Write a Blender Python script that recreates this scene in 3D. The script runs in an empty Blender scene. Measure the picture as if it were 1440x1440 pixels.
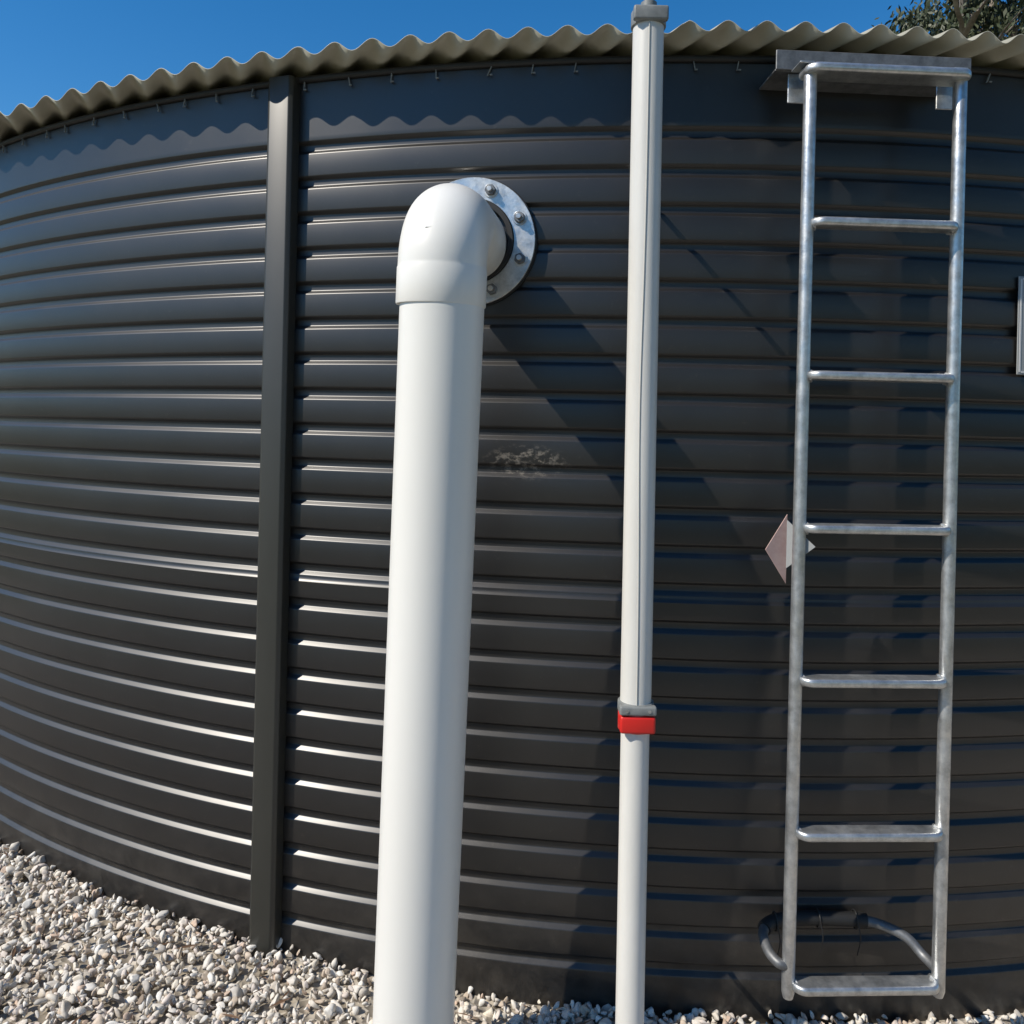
import bpy, bmesh, math, random
import numpy as np
from mathutils import Vector, Matrix
random.seed(7); rng=np.random.default_rng(11)
sc=bpy.context.scene
XC,YC,R=0.576,5.59,3.75      # tank axis and radius
LDIR=Vector((0.56,0.285,-0.61)).normalized()

# ---------------------------------------------------------------- materials
def mat(name,base,rough=.5,metal=0.,spec=.5):
    m=bpy.data.materials.new(name); m.use_nodes=True
    b=m.node_tree.nodes['Principled BSDF']
    b.inputs['Base Color'].default_value=(*base,1); b.inputs['Roughness'].default_value=rough
    b.inputs['Metallic'].default_value=metal; b.inputs['Specular IOR Level'].default_value=spec
    return m,m.node_tree,b
def noise(nt,scale,detail=4,rough=.6,coord='Object',stretch=None):
    tc=nt.nodes.new('ShaderNodeTexCoord'); n=nt.nodes.new('ShaderNodeTexNoise')
    n.inputs['Scale'].default_value=scale; n.inputs['Detail'].default_value=detail; n.inputs['Roughness'].default_value=rough
    if stretch:
        mp=nt.nodes.new('ShaderNodeMapping'); mp.inputs['Scale'].default_value=stretch
        nt.links.new(tc.outputs[coord],mp.inputs['Vector']); nt.links.new(mp.outputs['Vector'],n.inputs['Vector'])
    else: nt.links.new(tc.outputs[coord],n.inputs['Vector'])
    return n
def ramp(nt,src,stops):
    r=nt.nodes.new('ShaderNodeValToRGB'); e=r.color_ramp.elements
    e[0].position,e[0].color=stops[0][0],(*stops[0][1],1)
    e[1].position,e[1].color=stops[-1][0],(*stops[-1][1],1)
    for p,c in stops[1:-1]:
        x=e.new(p); x.color=(*c,1)
    nt.links.new(src,r.inputs['Fac']); return r
def bump(nt,b,src,strength,dist):
    k=nt.nodes.new('ShaderNodeBump'); k.inputs['Strength'].default_value=strength; k.inputs['Distance'].default_value=dist
    nt.links.new(src,k.inputs['Height']); nt.links.new(k.outputs['Normal'],b.inputs['Normal'])

def painted_steel(name,c0,c1,r0,r1,spec=.5):
    m,nt,b=mat(name,c0,.35,0,spec)
    n=noise(nt,5,6,.65,stretch=(1,1,.35)); r=ramp(nt,n.outputs['Fac'],[(.35,c0),(.75,c1)])
    nt.links.new(r.outputs['Color'],b.inputs['Base Color'])
    n2=noise(nt,2.5,5,.6); r2=ramp(nt,n2.outputs['Fac'],[(.3,(r0,)*3),(.7,(r1,)*3)])
    nt.links.new(r2.outputs['Color'],b.inputs['Roughness'])
    n3=noise(nt,1.6,2,.4); bump(nt,b,n3.outputs['Fac'],.3,.012)
    return m
M_wall=painted_steel('tank_paint',(.0105,.0096,.009),(.0150,.0138,.0128),.35,.42,.78)
# scuffs + splash dust on the wall paint
nt=M_wall.node_tree; b=nt.nodes['Principled BSDF']; src=b.inputs['Base Color'].links[0].from_socket
def M2(op,a,bb=None,cl=False):
    n=nt.nodes.new('ShaderNodeMath'); n.operation=op; n.use_clamp=cl
    for i,v in enumerate((a,bb)):
        if v is None: continue
        if hasattr(v,'links'): nt.links.new(v,n.inputs[i])
        else: n.inputs[i].default_value=v
    return n.outputs[0]
tc=nt.nodes.new('ShaderNodeTexCoord')
def scuff(p,rx,rz,thr):
    vs_=nt.nodes.new('ShaderNodeVectorMath'); vs_.operation='SUBTRACT'; vs_.inputs[1].default_value=p; nt.links.new(tc.outputs['Object'],vs_.inputs[0])
    vm_=nt.nodes.new('ShaderNodeVectorMath'); vm_.operation='MULTIPLY'; vm_.inputs[1].default_value=(1/rx,1/rx,1/rz); nt.links.new(vs_.outputs[0],vm_.inputs[0])
    ln=nt.nodes.new('ShaderNodeVectorMath'); ln.operation='LENGTH'; nt.links.new(vm_.outputs[0],ln.inputs[0])
    nz=noise(nt,55,6,.75,stretch=(1,1,1.6))
    fall=M2('SUBTRACT',1.0,ln.outputs['Value'],True)
    k=M2('MULTIPLY',M2('SUBTRACT',nz.outputs['Fac'],thr),9.0,True)
    return M2('MULTIPLY',M2('MULTIPLY',fall,2.0,True),k)
def wp(px,z): 
    return (px,YC-math.sqrt(R*R-(px-XC)**2),z)
m1=scuff(wp(.035,1.21),.11,.045,.50)
m2=scuff(wp(-.22,1.47),.05,.03,.54)
sep=nt.nodes.new('ShaderNodeSeparateXYZ'); nt.links.new(tc.outputs['Object'],sep.inputs[0])
nz=noise(nt,14,7,.75)
low=M2('MULTIPLY',M2('SUBTRACT',1.0,M2('MULTIPLY',sep.outputs['Z'],3.2),True),M2('MULTIPLY',M2('SUBTRACT',nz.outputs['Fac'],.42),3.0,True))
nz2=noise(nt,60,5,.8); gen=M2('MULTIPLY',M2('MULTIPLY',M2('SUBTRACT',nz2.outputs['Fac'],.60),6.0,True),.10)
tot=M2('ADD',M2('MULTIPLY',M2('ADD',m1,m2,True),.6),M2('ADD',M2('MULTIPLY',low,.14),gen),True)
mx=nt.nodes.new('ShaderNodeMixRGB'); nt.links.new(tot,mx.inputs['Fac']); nt.links.new(src,mx.inputs['Color1']); mx.inputs['Color2'].default_value=(.28,.25,.21,1)
nt.links.new(mx.outputs['Color'],b.inputs['Base Color'])

M_post=painted_steel('post_paint',(.030,.030,.025),(.039,.039,.033),.38,.46,.6)
M_trim=painted_steel('trim_paint',(.012,.012,.012),(.02,.02,.02),.5,.6)
M_roof=painted_steel('roof_sheet',(.38,.365,.29),(.48,.46,.37),.45,.6)

M_pvc,nt,b=mat('pvc_white',(.76,.75,.70),.34)
n=noise(nt,3,5,.6,stretch=(1,1,.3)); r=ramp(nt,n.outputs['Fac'],[(.3,(.755,.735,.68)),(.7,(.80,.785,.735))])
nt.links.new(r.outputs['Color'],b.inputs['Base Color'])
M_pvc2,nt,b=mat('pvc_tube',(.55,.54,.51),.4)
n=noise(nt,9,6,.7,stretch=(1,1,.2)); r=ramp(nt,n.outputs['Fac'],[(.3,(.60,.585,.54)),(.7,(.70,.685,.64))])
nt.links.new(r.outputs['Color'],b.inputs['Base Color'])

M_galv,nt,b=mat('galvanised_steel',(.5,.52,.53),.38,.85)
n=noise(nt,38,5,.7); r=ramp(nt,n.outputs['Fac'],[(.3,(.38,.39,.39)),(.5,(.55,.56,.56)),(.72,(.72,.72,.70))])
nt.links.new(r.outputs['Color'],b.inputs['Base Color'])
n=noise(nt,22,5,.6); r=ramp(nt,n.outputs['Fac'],[(.3,(.28,)*3),(.7,(.52,)*3)]); nt.links.new(r.outputs['Color'],b.inputs['Roughness'])
n=noise(nt,90,3,.6); bump(nt,b,n.outputs['Fac'],.25,.002)
M_dull,nt,b=mat('weathered_galvanised',(.14,.145,.15),.5,.6)
n=noise(nt,30,5,.7); r=ramp(nt,n.outputs['Fac'],[(.3,(.10,.105,.11)),(.7,(.24,.245,.25))]); nt.links.new(r.outputs['Color'],b.inputs['Base Color'])
M_black,_,_=mat('black_rubber',(.012,.012,.012),.6)
M_grey,nt,b=mat('grey_plastic',(.20,.21,.21),.5)
n=noise(nt,40,4); r=ramp(nt,n.outputs['Fac'],[(.3,(.15,.16,.16)),(.7,(.25,.26,.25))]); nt.links.new(r.outputs['Color'],b.inputs['Base Color'])
M_red,_,_=mat('red_tape',(.60,.02,.015),.35)
M_pink,nt,b=mat('faded_red_reflector',(.42,.25,.22),.5)
n=noise(nt,30,5); r=ramp(nt,n.outputs['Fac'],[(.3,(.42,.27,.24)),(.7,(.54,.39,.35))]); nt.links.new(r.outputs['Color'],b.inputs['Base Color'])
M_signgrey,_,_=mat('sign_panel_grey',(.30,.31,.31),.4)
M_signdark,_,_=mat('sign_print_dark',(.05,.05,.05),.5)
M_cord,_,_=mat('cord',(.50,.49,.45),.8)

# ---------------------------------------------------------------- helpers
def make(name,verts,faces,m,smooth=False,parent=None):
    me=bpy.data.meshes.new(name); me.from_pydata([tuple(v) for v in verts],[],faces); me.update()
    ob=bpy.data.objects.new(name,me); sc.collection.objects.link(ob)
    if m: me.materials.append(m)
    if smooth:
        me.polygons.foreach_set('use_smooth',[True]*len(me.polygons))
    if parent: ob.parent=parent
    return ob
def empty(name,loc=(0,0,0)):
    e=bpy.data.objects.new(name,None); e.empty_display_size=.1; sc.collection.objects.link(e); return e
def autosmooth(ob,ang=40):
    me=ob.data; bm=bmesh.new(); bm.from_mesh(me)
    bmesh.ops.recalc_face_normals(bm,faces=bm.faces)
    for e in bm.edges:
        if len(e.link_faces)==2 and e.calc_face_angle(0)>math.radians(ang): e.smooth=False
    for f in bm.faces: f.smooth=True
    bm.to_mesh(me); bm.free(); return ob
def sweep(name,pts,radii,m,parent=None,seg=32,cap=True,ang=40):
    pts=[Vector(p) for p in pts]; n=len(pts)
    if not hasattr(radii,'__len__'): radii=[radii]*n
    tang=[]
    for i in range(n):
        a=pts[max(i-1,0)]; c=pts[min(i+1,n-1)]; t=(c-a)
        if t.length<1e-9: t=pts[min(i+2,n-1)]-pts[max(i-2,0)]
        tang.append(t.normalized())
    up=Vector((0,1,0)) if abs(tang[0].y)<.8 else Vector((1,0,0))
    u=(up-tang[0]*up.dot(tang[0])).normalized()
    vs=[];fs=[]
    for i in range(n):
        t=tang[i]; u=(u-t*u.dot(t)).normalized(); w=t.cross(u)
        for k in range(seg):
            a=2*math.pi*k/seg; vs.append(pts[i]+(u*math.cos(a)+w*math.sin(a))*radii[i])
    for i in range(n-1):
        for k in range(seg):
            k2=(k+1)%seg; fs.append((i*seg+k,i*seg+k2,(i+1)*seg+k2,(i+1)*seg+k))
    if cap: fs.append(tuple(range(seg))[::-1]); fs.append(tuple((n-1)*seg+k for k in range(seg)))
    return autosmooth(make(name,vs,fs,m,True,parent),ang)
def prism(name,outline,frame,depth,m,parent=None,bev=0.,seg=2):
    """outline 2D points, frame=(origin,ux,uy,un); extruded along un by depth"""
    o,ux,uy,un=[Vector(x) for x in frame]
    n=len(outline)
    vs=[o+ux*p[0]+uy*p[1] for p in outline]+[o+ux*p[0]+uy*p[1]+un*depth for p in outline]
    fs=[tuple(range(n))[::-1],tuple(range(n,2*n))]+[(i,(i+1)%n,n+(i+1)%n,n+i) for i in range(n)]
    ob=make(name,vs,fs,m,False,parent)
    bm=bmesh.new(); bm.from_mesh(ob.data); bmesh.ops.recalc_face_normals(bm,faces=bm.faces)
    if bev>0:
        ed=[e for e in bm.edges if e.calc_face_angle(0)>math.radians(25)]
        bmesh.ops.bevel(bm,geom=ed,offset=bev,segments=seg,affect='EDGES',profile=.5)
    bm.to_mesh(ob.data); bm.free()
    return autosmooth(ob,30)
def rect(w,h): return [(-w/2,-h/2),(w/2,-h/2),(w/2,h/2),(-w/2,h/2)]
def ngon(r,n,a0=0): return [(r*math.cos(a0+2*math.pi*k/n),r*math.sin(a0+2*math.pi*k/n)) for k in range(n)]
def wallpt(phi,z,r=R): return Vector((XC+r*math.sin(phi),YC-r*math.cos(phi),z))
def wn(phi): return Vector((math.sin(phi),-math.cos(phi),0))
def wt(phi): return Vector((math.cos(phi),math.sin(phi),0))

# ---------------------------------------------------------------- tank
tank=empty('water_tank')
prof=[]  # (r offset, z)
D=-.010
prof.append((0,2.138)); prof.append((0,1.99)); 
z0=1.957; P=.0858
for k in range(23):
    zt=z0-P*k
    prof+= [(0,zt+.0235),(-.0004,zt+.0215),(-.0012,zt+.0200),(D+.0012,zt+.0150),(D+.0003,zt+.0138),(D,zt+.012),
            (D,zt+.001),(D+.0003,zt-.0005),(D+.0012,zt-.002),(-.0012,zt-.0085),(-.0004,zt-.0100),(0,zt-.0120)]
    if k==12:
        prof+=[(0,zt-.0250),(.0009,zt-.0252),(.0009,zt-.0262),(0.0009,zt-.050)]
prof.append((0,.03)); prof.append((0,-.08))
NS=384
rr=np.array([p[0] for p in prof])+R; zz=np.array([p[1] for p in prof])
ph=np.linspace(-math.pi,math.pi,NS,endpoint=False)
V=np.stack([XC+rr[:,None]*np.sin(ph)[None],YC-rr[:,None]*np.cos(ph)[None],np.repeat(zz[:,None],NS,1)],-1).reshape(-1,3)
F=[]
for i in range(len(prof)-1):
    for k in range(NS):
        k2=(k+1)%NS; F.append((i*NS+k,(i+1)*NS+k,(i+1)*NS+k2,i*NS+k2))
wall=make('wall',V,F,M_wall,True,tank)
def ring(name,r,z,rad,m,seg=10,N=384):
    vs=[];fs=[]
    for k in range(N):
        p=2*math.pi*k/N
        for j in range(seg):
            a=2*math.pi*j/seg; vs.append(wallpt(p,z+rad*math.sin(a),r+rad*math.cos(a)))
    for k in range(N):
        for j in range(seg):
            k2=(k+1)%N;j2=(j+1)%seg; fs.append((k*seg+j,k*seg+j2,k2*seg+j2,k2*seg+j))
    return autosmooth(make(name,vs,fs,m,True,tank),60)
ring('top_rim',R+.004,2.128,.008,M_trim)
vs=[];fs=[]
def addbox(c,ux,uy,un,sx,sy,sn):
    b0=len(vs)
    for a in(-1,1):
        for b_ in(-1,1):
            for c_ in(-1,1): vs.append(c+ux*(a*sx/2)+uy*(b_*sy/2)+un*(c_*sn/2))
    for f in((0,1,3,2),(4,6,7,5),(0,4,5,1),(2,3,7,6),(0,2,6,4),(1,5,7,3)): fs.append(tuple(b0+i for i in f))
Z=Vector((0,0,1))
ph_=-1.2
while ph_<1.2:
    j=random.uniform(-.006,.006); tl=Z+wt(ph_)*random.uniform(-.5,.5)
    addbox(wallpt(ph_+j,2.112,R+.006),wt(ph_),tl,wn(ph_),.0022,.022,.004)
    addbox(wallpt(ph_+j+.001,2.102,R+.008),wt(ph_),Z,wn(ph_),.006,.0025,.004)
    ph_+=.031
make('liner_clips',vs,fs,M_grey,False,tank)
Rr=R+.098; a=math.radians(20); cu=Vector((math.cos(a),math.sin(a),0)); cv=Vector((-math.sin(a),math.cos(a),0))
pitch=.077; amp=.0115; us=np.arange(-Rr+.002,Rr-.002,pitch/14); NV=26
vs=[];fs=[]
for u in us:
    L=math.sqrt(Rr*Rr-u*u)
    sheet=math.floor(u/.762); off=.0025*math.sin(sheet*2.3); dv=.006*math.sin(sheet*5.1)
    for j in range(NV):
        s=-1+2*j/(NV-1); v=s*(L+dv)
        r_=math.hypot(u,v); x=XC+cu.x*u+cv.x*v; y=YC+cu.y*u+cv.y*v
        vs.append((x,y,2.154+off*.6+amp*math.sin(2*math.pi*u/pitch)+(Rr-r_)*math.tan(math.radians(5))))
for i in range(len(us)-1):
    for j in range(NV-1): fs.append((i*NV+j,(i+1)*NV+j,(i+1)*NV+j+1,i*NV+j+1))
roof=make('roof',vs,fs,M_roof,True,tank)
md=roof.modifiers.new('s','SOLIDIFY'); md.thickness=.0015
def post(phi,name):
    w=.071;d=.040
    o=wallpt(phi,-.06,R-.004)
    out=[(-w/2,0),(-w/2,d*.8),(-w/2+.009,d),(w/2-.009,d),(w/2,d*.8),(w/2,0)]
    return prism(name,out,(o,wt(phi),wn(phi),Z),2.19,M_post,tank,.002,2)
post(math.radians(-17.85),'cover_post')
for i in range(1,6): post(math.radians(-17.85+60*i),'cover_post_%d'%(i+1))

# ---------------------------------------------------------------- inlet pipe
pipe=empty('pvc_downpipe')
axT=Vector((-.137,1.555,1.575)); axB=Vector((-.174,1.64,-.10))
sweep('pipe',[axB,axB.lerp(axT,.5),axT],.0806,M_pvc,pipe,64)
fc=Vector((-.0997,1.902,1.716))
phf=math.asin((fc.x-XC)/R)
pc=fc-Z*.010
cor=Vector((-.1375,1.553,1.680))
hd=(pc-cor).normalized(); upd=(axT-axB).normalized()
br=.088; s0=cor-upd*br; s1=cor+hd*br
pts=[s0-upd*.0745,s0-upd*.0743,s0-upd*.0725]; rad=[.0800,.0850,.0858]
pts+=[s0-upd*.006,s0-upd*.003]; rad+=[.0858,.0846]
cc_=cor-upd*br+hd*br
for i in range(0,19):
    t=i/18*math.pi/2
    pts.append(cc_-hd*math.cos(t)*br+upd*math.sin(t)*br); rad.append(.0845)
L=(pc-s1).length
pts+=[s1+hd*.004,s1+hd*.007,s1+hd*(L*.70),s1+hd*(L*.70+.002)]; rad+=[.0846,.0858,.0858,.0850]
pts+=[s1+hd*(L*.70+.0025),s1+hd*(L+.03)]; rad+=[.0805,.0805]
sweep('elbow',pts,rad,M_pvc,pipe,72,ang=28)
ob_=cc_+(-hd*math.cos(math.radians(22))+upd*math.sin(math.radians(22)))*(br+.0839)
nn_=(-hd*math.cos(math.radians(22))+upd*math.sin(math.radians(22))).normalized(); sd_=Vector((1,0,0)); sd_=(sd_-nn_*sd_.dot(nn_)).normalized()
prism('mould_mark',rect(.018,.0045),(ob_-nn_*.001+sd_*-.012,sd_,nn_.cross(sd_),nn_),.0018,M_pvc,pipe,.0006,1)
ux=wt(phf);un=wn(phf)
def disc(name,r0,r1,off,th,m,N=72):
    vs=[];fs=[]
    prof=[(r0,0),(r1,0),(r1,th-.001),(r1-.001,th),(r0+.001,th),(r0,th-.001)]
    for k in range(N):
        a=2*math.pi*k/N
        for r_,h in prof: vs.append(fc+ux*(r_*math.cos(a))+Z*(r_*math.sin(a))+un*(off+h))
    q=len(prof)
    for k in range(N):
        for j in range(q):
            k2=(k+1)%N;j2=(j+1)%q; fs.append((k*q+j,k*q+j2,k2*q+j2,k2*q+j))
    return autosmooth(make(name,vs,fs,m,True,pipe),30)
disc('rubber_gasket',.09,.151,-.012,.020,M_black)
disc('flange',.099,.148,.009,.009,M_galv)
disc('pipe_seal',.086,.0985,.006,.019,M_black)
for k in range(8):
    a=math.radians(22.5+45*k+2); c=fc+ux*(.123*math.cos(a))+Z*(.123*math.sin(a))
    prism('washer_%d'%k,ngon(.0165,24),(c+un*.0182,ux,Z,un),.0025,M_galv,pipe,.0006,1)
    prism('bolt_head_%d'%k,ngon(.0130,6,random.random()),(c+un*.0208,ux,Z,un),.010,M_dull,pipe,.0012,1)
    prism('bolt_end_%d'%k,ngon(.0062,14),(c+un*.0309,ux,Z,un),.009,M_galv,pipe,.001,1)

# ---------------------------------------------------------------- level indicator tube
ind=empty('tank_level_indicator')
T=Vector((.252,1.62,2.112)); B=Vector((.2605,1.62,-.10))
def at(z): 
    return B.lerp(T,(z-B.z)/(T.z-B.z))
zc=.741
sweep('lower_tube',[B,at(zc+.02)],.0282,M_pvc2,ind,48)
sweep('upper_tube',[at(zc),at(1.4),T],.0305,M_pvc2,ind,48)
f=Vector((-.10,-.99,0)).normalized()
s_=Vector((.99,-.10,0))
cp=[]
for i in range(40):
    t=i/39; z=zc+.01+(2.1-zc)*t
    ang_=.02-.16*math.exp(-((t-.42)/.2)**2)
    d_=f*math.cos(ang_)+s_*math.sin(ang_)
    cp.append(at(z)+d_*.0313)
sweep('cord',cp,.0013,M_cord,ind,8)
def collar(name,z,h,r,m):
    o=at(z)
    prism(name,[(r*math.cos(q),r*math.sin(q)) for q in np.linspace(0,2*math.pi,48,endpoint=False)],(o,Vector((1,0,0)),Vector((0,1,0)),Z),h,m,ind,.0015,2)
collar('red_band',zc-.042,.036,.0345,M_red)
collar('clamp',zc-.006,.020,.0355,M_grey)
prism('red_band_face',rect(.069,.034),(at(zc-.024)+Vector((0,-.020,0)),Vector((1,0,0)),Z,Vector((0,-1,0))),.0165,M_red,ind,.005,3)
prism('clamp_face',rect(.072,.018),(at(zc+.004)+Vector((0,-.020,0)),Vector((1,0,0)),Z,Vector((0,-1,0))),.018,M_grey,ind,.004,3)
for sx in(-1,1):
    prism('clamp_screw_%d'%(sx+1),ngon(.003,10),(at(zc+.004)+Vector((sx*.022,-.0375,0)),Vector((1,0,0)),Z,Vector((0,-1,0))),.002,M_galv,ind)
collar('cap',2.086,.030,.0345,M_grey)
prism('cap_face',rect(.068,.028),(at(2.101)+Vector((0,-.022,0)),Vector((1,0,0)),Z,Vector((0,-1,0))),.015,M_grey,ind,.004,3)
sweep('cap_neck',[at(2.116),at(2.135)],.016,M_grey,ind,24)
sweep('rod',[at(2.13),at(2.13)+Z*.35],.009,M_grey,ind,16)
for z in(.35,1.85):
    p=at(z); sweep('standoff_%d'%int(z*10),[p+Vector((0,.02,0)),Vector((p.x+.01,1.86,z))],.006,M_galv,ind,12)

# ---------------------------------------------------------------- ladder
lad=empty('steel_ladder')
yl=1.700
def LP(s,z,dy=0):
    lean=-.004*(1-(z-.14)/1.9)
    return Vector((.604+s*.320+lean,yl+s*.015+dy,z))
zs=[2.043-.3160*i for i in range(7)]
for s in(0,1):
    pts=[LP(s,.118)]+[LP(s,z) for z in np.linspace(.13,2.035,12)]+[LP(s,2.047)]
    sweep('rail_%d'%s,pts,[.010]+[.0133]*12+[.010],M_galv,lad,24)
for i,z in enumerate(zs):
    x0=-.016 if i==0 else .004; w=.320+(.032 if i==0 else -.008)
    out=[]; n=8; rc=.026; fr=-.032; bk=.013 if i else .03
    for (cx,cy,t0) in((x0+rc,fr+rc,math.pi),(x0+w-rc,fr+rc,-math.pi/2)):
        for q in range(n+1):
            t=t0+math.pi/2*q/n; out.append((cx+rc*math.cos(t),cy+rc*math.sin(t)))
    rb=.010
    for (cx,cy,t0) in((x0+w-rb,bk-rb,0),(x0+rb,bk-rb,math.pi/2)):
        for q in range(5):
            t=t0+math.pi/2*q/4; out.append((cx+rb*math.cos(t),cy+rb*math.sin(t)))
    o=LP(0,z-.009); ux_=(LP(1,z)-LP(0,z)).normalized(); uy_=Z.cross(ux_)
    prism('tread_%d'%i,out,(o,ux_,uy_,Z),.0185,M_galv,lad,.007,4)
    if i:
        for s in(0,1):
            bp=[LP(s,z)+Vector(((.0135 if s==0 else -.0135)+.002*math.sin(q*3),.014*math.cos(q),.011*math.sin(q))) for q in np.linspace(0,2*math.pi,24)]
            sweep('weld_%d_%d'%(i,s),bp,[.003+.0008*math.sin(q*2.3) for q in range(24)],M_galv,lad,8,cap=False)
ux_=(LP(1,1)-LP(0,1)).normalized(); uy_=Z.cross(ux_)
o=LP(.47,2.082,.035)
prism('hanger_plate',rect(.425,.042),(o,ux_,Z,uy_),.005,M_dull,lad,.0012,1)
prism('hanger_shelf',[(-.2125,.0),(.2125,.0),(.2125,.10),(-.2125,.10)],(LP(.47,2.060,.041),ux_,uy_,Z),.005,M_dull,lad,.001,1)
for sx in(-1,1):
    prism('hanger_lug_%d'%(sx+1),rect(.036,.062),(LP(.47,2.028,.050)+ux_*(sx*.163),ux_,Z,uy_),.005,M_galv,lad,.001,1)
    prism('hanger_strap_%d'%(sx+1),rect(.03,.05),(LP(.47,2.056,.012)+ux_*(sx*.163),ux_,uy_,Z),.004,M_galv,lad,.001,1)
zb=.205
A0=LP(0,zb-.02); A1=LP(1,zb-.035)
ctrl=[A0,A0+Vector((-.020,.0,.004)),A0+Vector((-.034,.03,.012)),A0+Vector((-.03,.075,.022)),A0+Vector((0,.105,.026)),A0+Vector((.06,.118,.028)),
      A0+Vector((.15,.12,.028)),A0+Vector((.22,.115,.026)),A0+Vector((.28,.085,.015)),A1+Vector((-.012,.04,.006)),A1]
def cat(P,n=8):
    o=[]
    for i in range(len(P)-1):
        p0=P[max(i-1,0)];p1=P[i];p2=P[i+1];p3=P[min(i+2,len(P)-1)]
        for j in range(n):
            t=j/n; o.append(.5*((2*p1)+(p2-p0)*t+(2*p0-5*p1+4*p2-p3)*t*t+(3*p1-p0-3*p2+p3)*t**3))
    o.append(P[-1]); return o
hp=cat(ctrl)
sweep('standoff_hoop',hp,.0105,M_dull,lad,20)
sweep('rubber_sleeve',hp[26:56],.0150,M_black,lad,20)
for q in(33,44,52):
    c=hp[q]
    lp=[c+Vector((0,.018*math.cos(t),.019*math.sin(t))) for t in np.linspace(0,2*math.pi,20)]
    sweep('cable_tie_%d'%q,lp,.0018,M_black,lad,6,cap=False)
    sweep('tie_tail_%d'%q,cat([c+Vector((0,-.02,0)),c+Vector((.004,-.024,-.03)),c+Vector((.001,-.016,-.07))]),.0014,M_black,lad,6)

# ---------------------------------------------------------------- diamond marker
dm=empty('diamond_marker_sign')
c=Vector((.583,1.722,1.047)); h=.073
dl=Vector((-.88,-.28,0)).normalized(); dr=Vector((.80,-.55,0)).normalized()
for nm,dx,k,hs,mm in(('left_half',dl,.052,h,M_pink),('right_half',dr,.060,.052,M_signgrey)):
    nrm=dx.cross(Z).normalized()
    if nrm.y>0: nrm=-nrm
    oz=c+Z*(0 if dx is dl else .010)
    prism(nm,[(0,-hs),(k,-.0),(0,hs)],(oz,dx,Z,nrm),.002,mm,dm,.0004,1)
sg=empty('information_sign')
ps=math.radians(10.60); o=wallpt(ps,1.550,R+.003)
w=.225;hh=.226
prism('panel',rect(w,hh),(o,wt(ps),Z,wn(ps)),.003,M_signgrey,sg,.0008,1)
M_w,_,_=mat('sign_white',(.6,.6,.6),.4)
o2=o+wn(ps)*.0032
for nm,cx,cz,ww,h2 in(('border_l',-w/2+.006,0,.004,hh-.012),('border_r',w/2-.006,0,.004,hh-.012),('border_t',0,hh/2-.006,w-.02,.004),('border_b',0,-hh/2+.006,w-.02,.004)):
    prism(nm,rect(ww,h2),(o2+wt(ps)*cx+Z*cz,wt(ps),Z,wn(ps)),.001,M_w,sg)
for i in range(7):
    ww=random.uniform(.11,.17)
    prism('text_line_%d'%i,rect(ww,.010 if i else .022),(o2+wt(ps)*(-.09+ww/2)+Z*(.075-.024*i),wt(ps),Z,wn(ps)),.0006,M_signdark,sg)

# ---------------------------------------------------------------- ground & gravel
M_gr,nt,b=mat('gravel_ground',(.3,.27,.22),.95,spec=.2)
tc=nt.nodes.new('ShaderNodeTexCoord'); vo=nt.nodes.new('ShaderNodeTexVoronoi'); vo.inputs['Scale'].default_value=42
nt.links.new(tc.outputs['Object'],vo.inputs['Vector'])
r1=ramp(nt,vo.outputs['Color'],[(.1,(.20,.17,.13)),(.5,(.36,.32,.26)),(.9,(.50,.46,.40))])
n=noise(nt,.35,5,.6)
n3=noise(nt,3,6,.7); r3=ramp(nt,n3.outputs['Fac'],[(.3,(.07,.08,.03)),(.7,(.20,.17,.09))])
vm=nt.nodes.new('ShaderNodeVectorMath'); vm.operation='DISTANCE'; vm.inputs[1].default_value=(XC,YC,0)
nt.links.new(tc.outputs['Object'],vm.inputs[0])
ad=nt.nodes.new('ShaderNodeMath'); ad.operation='MULTIPLY_ADD'; ad.inputs[1].default_value=1.5
nt.links.new(n.outputs['Fac'],ad.inputs[0]); nt.links.new(vm.outputs['Value'],ad.inputs[2])
mr=nt.nodes.new('ShaderNodeMapRange'); mr.inputs['From Min'].default_value=7.2; mr.inputs['From Max'].default_value=8.0
nt.links.new(ad.outputs[0],mr.inputs['Value'])
mx=nt.nodes.new('ShaderNodeMixRGB'); nt.links.new(mr.outputs['Result'],mx.inputs['Fac'])
nt.links.new(r1.outputs['Color'],mx.inputs['Color1']); nt.links.new(r3.outputs['Color'],mx.inputs['Color2'])
nt.links.new(mx.outputs['Color'],b.inputs['Base Color'])
bump(nt,b,vo.outputs['Distance'],.8,.02)
def gz(x): 
    t=np.clip((x+.9)/1.5,0,1); return -.030*t*t*(3-2*t)
S=600; xs_=[-S]+list(np.linspace(-.9,.6,9))+[S]
gv=[];gf=[]
for x in xs_: gv+=[(x,-S,float(gz(x))-.010),(x,S,float(gz(x))-.010)]
for i in range(len(xs_)-1): gf.append((2*i,2*i+2,2*i+3,2*i+1))
make('ground',gv,gf,M_gr)

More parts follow.
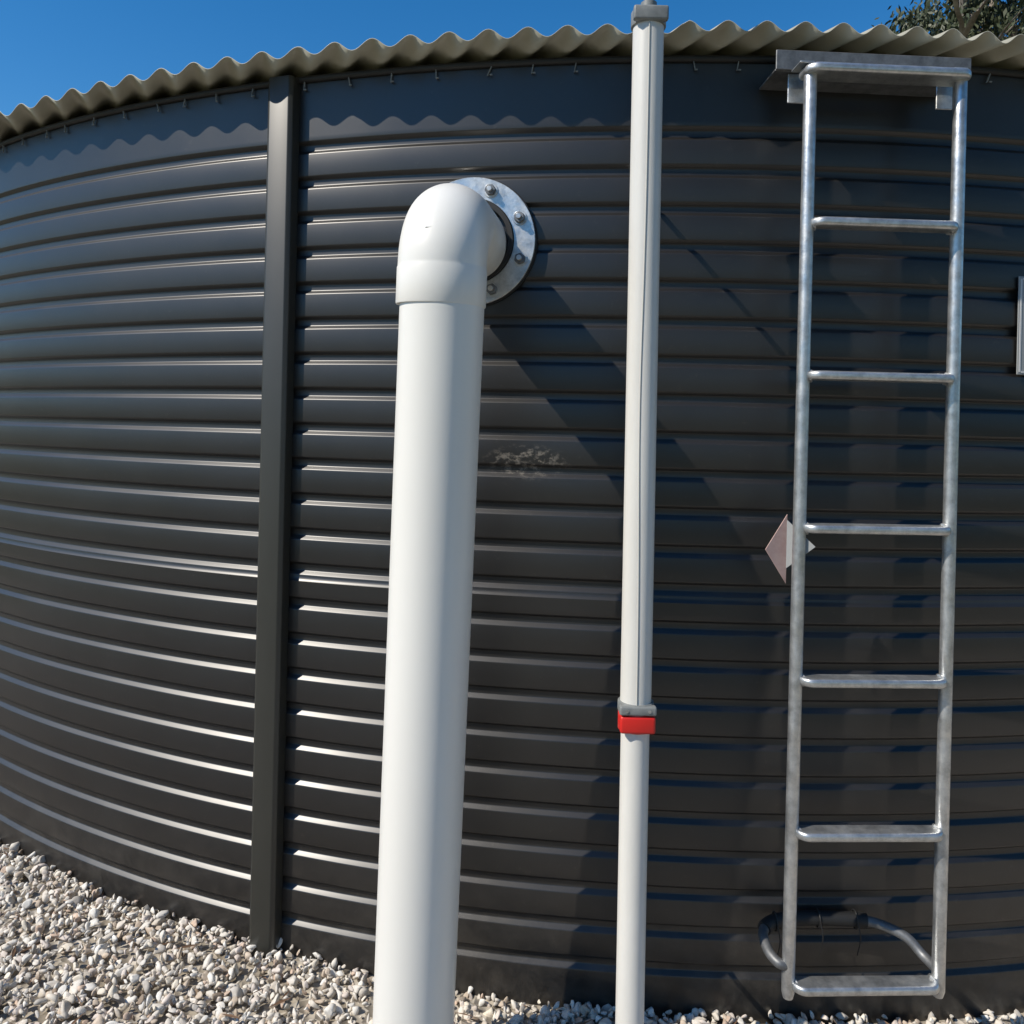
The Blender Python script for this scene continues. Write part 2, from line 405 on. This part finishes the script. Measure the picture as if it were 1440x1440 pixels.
M_st,nt,b=mat('gravel_stones',(.5,.45,.38),.8,spec=.3)
at_=nt.nodes.new('ShaderNodeAttribute'); at_.attribute_name='Col'
n=noise(nt,160,4,.7); rr_=ramp(nt,n.outputs['Fac'],[(.25,(.80,.77,.72)),(.7,(1.04,1.03,1.01))])
mx=nt.nodes.new('ShaderNodeMixRGB'); mx.blend_type='MULTIPLY'; mx.inputs['Fac'].default_value=1
nt.links.new(at_.outputs['Color'],mx.inputs['Color1']); nt.links.new(rr_.outputs['Color'],mx.inputs['Color2'])
nt.links.new(mx.outputs['Color'],b.inputs['Base Color'])
bm=bmesh.new(); bmesh.ops.create_icosphere(bm,subdivisions=2,radius=1); 
iv=np.array([v.co[:] for v in bm.verts]); it=np.array([[v.index for v in f.verts] for f in bm.faces]); bm.free()
shapes=[]
for s in range(24):
    v=iv.copy()
    for q in range(9):
        nn=rng.normal(size=3); nn/=np.linalg.norm(nn); dd=rng.uniform(.3,.72)
        over=v@nn-dd; over[over<0]=0; v=v-over[:,None]*nn
    shapes.append(v*1.12)
def scatter(xmin,xmax,ymin,ymax,dens,smin,smax,zlo,zhi):
    N=int((xmax-xmin)*(ymax-ymin)*dens)
    x=rng.uniform(xmin,xmax,N); y=rng.uniform(ymin,ymax,N)
    ok=np.hypot(x-XC,y-YC)>R+.004
    x=x[ok];y=y[ok];N=len(x)
    s=smin+(smax-smin)*rng.beta(1.5,3,N); z=rng.uniform(zlo,zhi,N)
    z+= .006*np.sin(x*5.1+y*3)+.005*np.sin(y*9-x*4)
    z+= .003*np.exp(-(np.hypot(x-XC,y-YC)-R)/.06)+gz(x)
    return np.stack([x,y,z,s],1)
st=np.concatenate([scatter(-2.2,1.5,1.45,3.2,5400,.0048,.0155,-.010,.010),
                   scatter(-2.2,1.5,1.45,3.2,110,.016,.020,-.004,.008),
                   scatter(-4.0,3.4,-.2,1.45,900,.010,.020,-.008,.006),
                   scatter(-4.0,-2.2,1.45,4.5,900,.010,.020,-.008,.006),
                   scatter(1.5,3.4,1.45,3.0,1000,.010,.020,-.008,.006)])
N=len(st); nv=len(iv); nf=len(it)
q=rng.normal(size=(N,4)); q/=np.linalg.norm(q,axis=1)[:,None]
w_,x_,y_,z_=q.T
Rm=np.stack([1-2*(y_**2+z_**2),2*(x_*y_-z_*w_),2*(x_*z_+y_*w_),2*(x_*y_+z_*w_),1-2*(x_**2+z_**2),2*(y_*z_-x_*w_),2*(x_*z_-y_*w_),2*(y_*z_+x_*w_),1-2*(x_**2+y_**2)],1).reshape(N,3,3)
scl=np.stack([rng.uniform(1.,1.6,N),rng.uniform(.75,1.05,N),rng.uniform(.5,.85,N)],1)
idx=rng.integers(0,24,N); base=np.array(shapes)[idx]*scl[:,None,:]*st[:,3][:,None,None]
V=np.einsum('nij,nkj->nki',Rm,base)+st[:,None,:3]
Fx=(it[None]+ (np.arange(N)*nv)[:,None,None]).reshape(-1,3)
me=bpy.data.meshes.new('gravel'); me.vertices.add(N*nv); me.vertices.foreach_set('co',V.reshape(-1))
me.loops.add(len(Fx)*3); me.loops.foreach_set('vertex_index',Fx.reshape(-1).astype(np.int32))
me.polygons.add(len(Fx)); me.polygons.foreach_set('loop_start',np.arange(0,len(Fx)*3,3,dtype=np.int32)); me.polygons.foreach_set('loop_total',np.full(len(Fx),3,dtype=np.int32))
me.update()
pal=np.array([(.74,.70,.64),(.68,.63,.56),(.80,.78,.74),(.58,.49,.40),(.70,.63,.58),(.50,.47,.43),(.76,.70,.60),(.60,.47,.38),(.28,.22,.17)])
cc=pal[rng.choice(9,N,p=[.2,.16,.22,.07,.13,.07,.09,.04,.02])]*rng.uniform(.82,1.05,(N,1))
ca=me.color_attributes.new('Col','FLOAT_COLOR','POINT')
col=np.ones((N,nv,4),dtype=np.float32); col[:,:,:3]=cc[:,None,:]; ca.data.foreach_set('color',col.reshape(-1))
me.materials.append(M_st); ob=bpy.data.objects.new('gravel',me); sc.collection.objects.link(ob)

M_lit,nt,b=mat('dry_litter',(.16,.09,.05),.8)
vs=[];fs=[]
for i in range(700):
    x=random.uniform(-2.4,1.7); y=random.uniform(1.3,3.0)
    if math.hypot(x-XC,y-YC)<R+.03: continue
    z=random.uniform(.014,.022)+float(gz(x)); a=random.uniform(0,6.28); L=random.uniform(.02,.07); w=L*random.uniform(.05,.16) if random.random()<.5 else .0014
    d=Vector((math.cos(a),math.sin(a),random.uniform(-.2,.2))); s=Vector((-math.sin(a),math.cos(a),random.uniform(-.5,.5)))
    c=Vector((x,y,z)); b0=len(vs)
    vs+=[c-d*L/2,c+s*w/2+Z*.002,c+d*L/2,c-s*w/2]; fs.append((b0,b0+1,b0+2,b0+3))
make('leaf_litter',vs,fs,M_lit)

# ---------------------------------------------------------------- gum trees
def leafmat(name,c0,c1,c2):
    m,nt,b=mat(name,c1,.55)
    n=noise(nt,1.3,4,.7); r=ramp(nt,n.outputs['Fac'],[(.3,c0),(.5,c1),(.72,c2)])
    nt.links.new(r.outputs['Color'],b.inputs['Base Color']); return m
M_leaf=leafmat('gum_leaves',(.03,.045,.02),(.05,.065,.03),(.085,.095,.05))
M_bark,nt,b=mat('gum_bark',(.3,.26,.22),.85)
n=noise(nt,4,6,.7,stretch=(1,1,.25)); r=ramp(nt,n.outputs['Fac'],[(.35,(.12,.09,.07)),(.65,(.34,.30,.26))]); nt.links.new(r.outputs['Color'],b.inputs['Base Color'])
def gum_mesh(seed,H=11.,nleaf=26000,spread=3.4):
    rn=random.Random(seed); vs=[];fs=[];mi=[]
    tips=[]
    def limb(pts,r0,r1,seg=8):
        n=len(pts); b0=len(vs)
        for i,p in enumerate(pts):
            r=r0+(r1-r0)*i/(n-1)
            for k in range(seg):
                a=2*math.pi*k/seg; vs.append((p.x+r*math.cos(a),p.y+r*math.sin(a),p.z))
        for i in range(n-1):
            for k in range(seg):
                k2=(k+1)%seg; fs.append((b0+i*seg+k,b0+i*seg+k2,b0+(i+1)*seg+k2,b0+(i+1)*seg+k)); mi.append(1)
    def grow(p,d,L,r,lev):
        pts=[p.copy()]; n=6
        for i in range(n):
            d=(d+Vector((rn.uniform(-.2,.2),rn.uniform(-.2,.2),rn.uniform(-.08,.14)))).normalized()
            p=p+d*L/n; pts.append(p.copy())
        limb(pts,r,r*.55,8 if lev<2 else 5)
        if lev>=3: tips.append((pts[-1],1)); return
        for k in range(3 if lev else 8):
            q=pts[rn.randint(3 if lev==0 else 2,n)]
            a=rn.uniform(0,6.28); e=rn.uniform(.25,.9)
            nd=(d*.5+Vector((math.cos(a),math.sin(a),e))*.75).normalized()
            grow(q,nd,L*rn.uniform(.45,.68) if lev else spread*rn.uniform(.7,1.1),r*(.38 if lev==0 else .45),lev+1)
    grow(Vector((0,0,-.2)),Vector((.05,0,1)),H*.72,.24,0)
    per=nleaf//len(tips)
    for t,wt_ in tips:
        cl=[t+Vector((rn.gauss(0,.30),rn.gauss(0,.30),rn.gauss(-.10,.26))) for _ in range(3)]
        for j in range(int(per*wt_)):
            c=rn.choice(cl); p=c+Vector((rn.gauss(0,.12),rn.gauss(0,.12),rn.gauss(-.05,.14)))
            L=rn.uniform(.09,.17); w=L*.2
            d=Vector((rn.gauss(0,.5),rn.gauss(0,.5),-1+rn.uniform(-.2,.7))).normalized()
            s=d.cross(Vector((rn.gauss(0,1),rn.gauss(0,1),rn.gauss(0,1)))).normalized()*w
            b0=len(vs); vs.extend([tuple(p),tuple(p+d*L*.45+s),tuple(p+d*L),tuple(p+d*L*.45-s)]); fs.append((b0,b0+1,b0+2,b0+3)); mi.append(0)
    me=bpy.data.meshes.new('gum_tree'); me.from_pydata(vs,[],fs); me.materials.append(M_leaf); me.materials.append(M_bark)
    me.polygons.foreach_set('material_index',mi); me.update(); return me
g1=gum_mesh(3); g2=gum_mesh(8,9.5)
def tree(me,loc,s,rz):
    o=bpy.data.objects.new('gum_tree',me); o.location=loc; o.scale=(s,)*3; o.rotation_euler=(0,0,rz); sc.collection.objects.link(o)
tree(g1,(9.35,15.5,0),1.0,1.6)
tree(g2,(16.5,13.0,0),1.05,2.4)
tree(g2,(5.5,-10,0),1.15,1.0)
tree(g1,(10.5,-7.5,0),1.0,3.0)
tree(g2,(13.5,-2.5,0),1.0,4.4)
tree(g1,(0.5,-14,0),1.1,5.0)
tree(g1,(7.0,-4.5,0),.75,2.2)
tree(g2,(3.2,-8.0,0),.9,3.7)
vs=[];fs=[]
rn=random.Random(5)
for i in range(1500):
    a=rn.uniform(0,6.283); d=rn.uniform(48,70); hgt=rn.uniform(3,8.5)*(1 if math.sin(a*7)+math.sin(a*3.3)>-.6 else .7)
    cx,cy=d*math.cos(a),d*math.sin(a)
    for j in range(26):
        z=hgt*rn.random()**.6; rad_=1.9*(1-.5*abs(z/hgt-.5))
        p=Vector((cx+rn.gauss(0,rad_*.6),cy+rn.gauss(0,rad_*.6),z)); sz=rn.uniform(.25,.75)
        d1=Vector((rn.gauss(0,1),rn.gauss(0,1),rn.gauss(0,1))).normalized(); d2=d1.cross(Vector((rn.gauss(0,1),rn.gauss(0,1),rn.gauss(0,1)))).normalized()
        b0=len(vs); vs+=[p,p+d1*sz+d2*sz*.3,p+d1*sz*.6+d2*sz]; fs.append((b0,b0+1,b0+2))
make('distant_trees',vs,fs,M_leaf)

# ---------------------------------------------------------------- light
w=bpy.data.worlds.new('World'); sc.world=w; w.use_nodes=True; nt=w.node_tree
sk=nt.nodes.new('ShaderNodeTexSky'); sk.sky_type='NISHITA'; sk.sun_disc=False
sk.sun_elevation=math.asin(-LDIR.z); sk.sun_rotation=math.atan2(-LDIR.x,-LDIR.y)
sk.air_density=1.0; sk.dust_density=.15; sk.ozone_density=2.8; sk.altitude=100
hs=nt.nodes.new('ShaderNodeHueSaturation'); hs.inputs['Saturation'].default_value=1.38; hs.inputs['Value'].default_value=1.0
nt.links.new(sk.outputs['Color'],hs.inputs['Color'])
bg=nt.nodes['Background']; nt.links.new(hs.outputs['Color'],bg.inputs['Color']); bg.inputs['Strength'].default_value=.14
sun=bpy.data.lights.new('sun','SUN'); sun.energy=5.0; sun.angle=math.radians(.5); sun.color=(1,.925,.81)
so=bpy.data.objects.new('sun',sun); so.rotation_euler=LDIR.to_track_quat('-Z','Y').to_euler(); so.location=(-5,-3,8); sc.collection.objects.link(so)
sc.view_settings.view_transform='Standard'; sc.view_settings.look='None'; sc.view_settings.exposure=0
# ---------------------------------------------------------------- camera
cam=bpy.data.cameras.new('camera'); co=bpy.data.objects.new('camera',cam); sc.collection.objects.link(co)
cam.sensor_width=36; cam.lens=1150/1440*36; cam.shift_y=-120/1440; cam.clip_end=2000; cam.clip_start=.02
co.matrix_world=Matrix.Translation((0,0,1.291))@Matrix.Rotation(math.radians(90),4,'X')@Matrix.Rotation(math.radians(1.3),4,'Z')
sc.camera=co
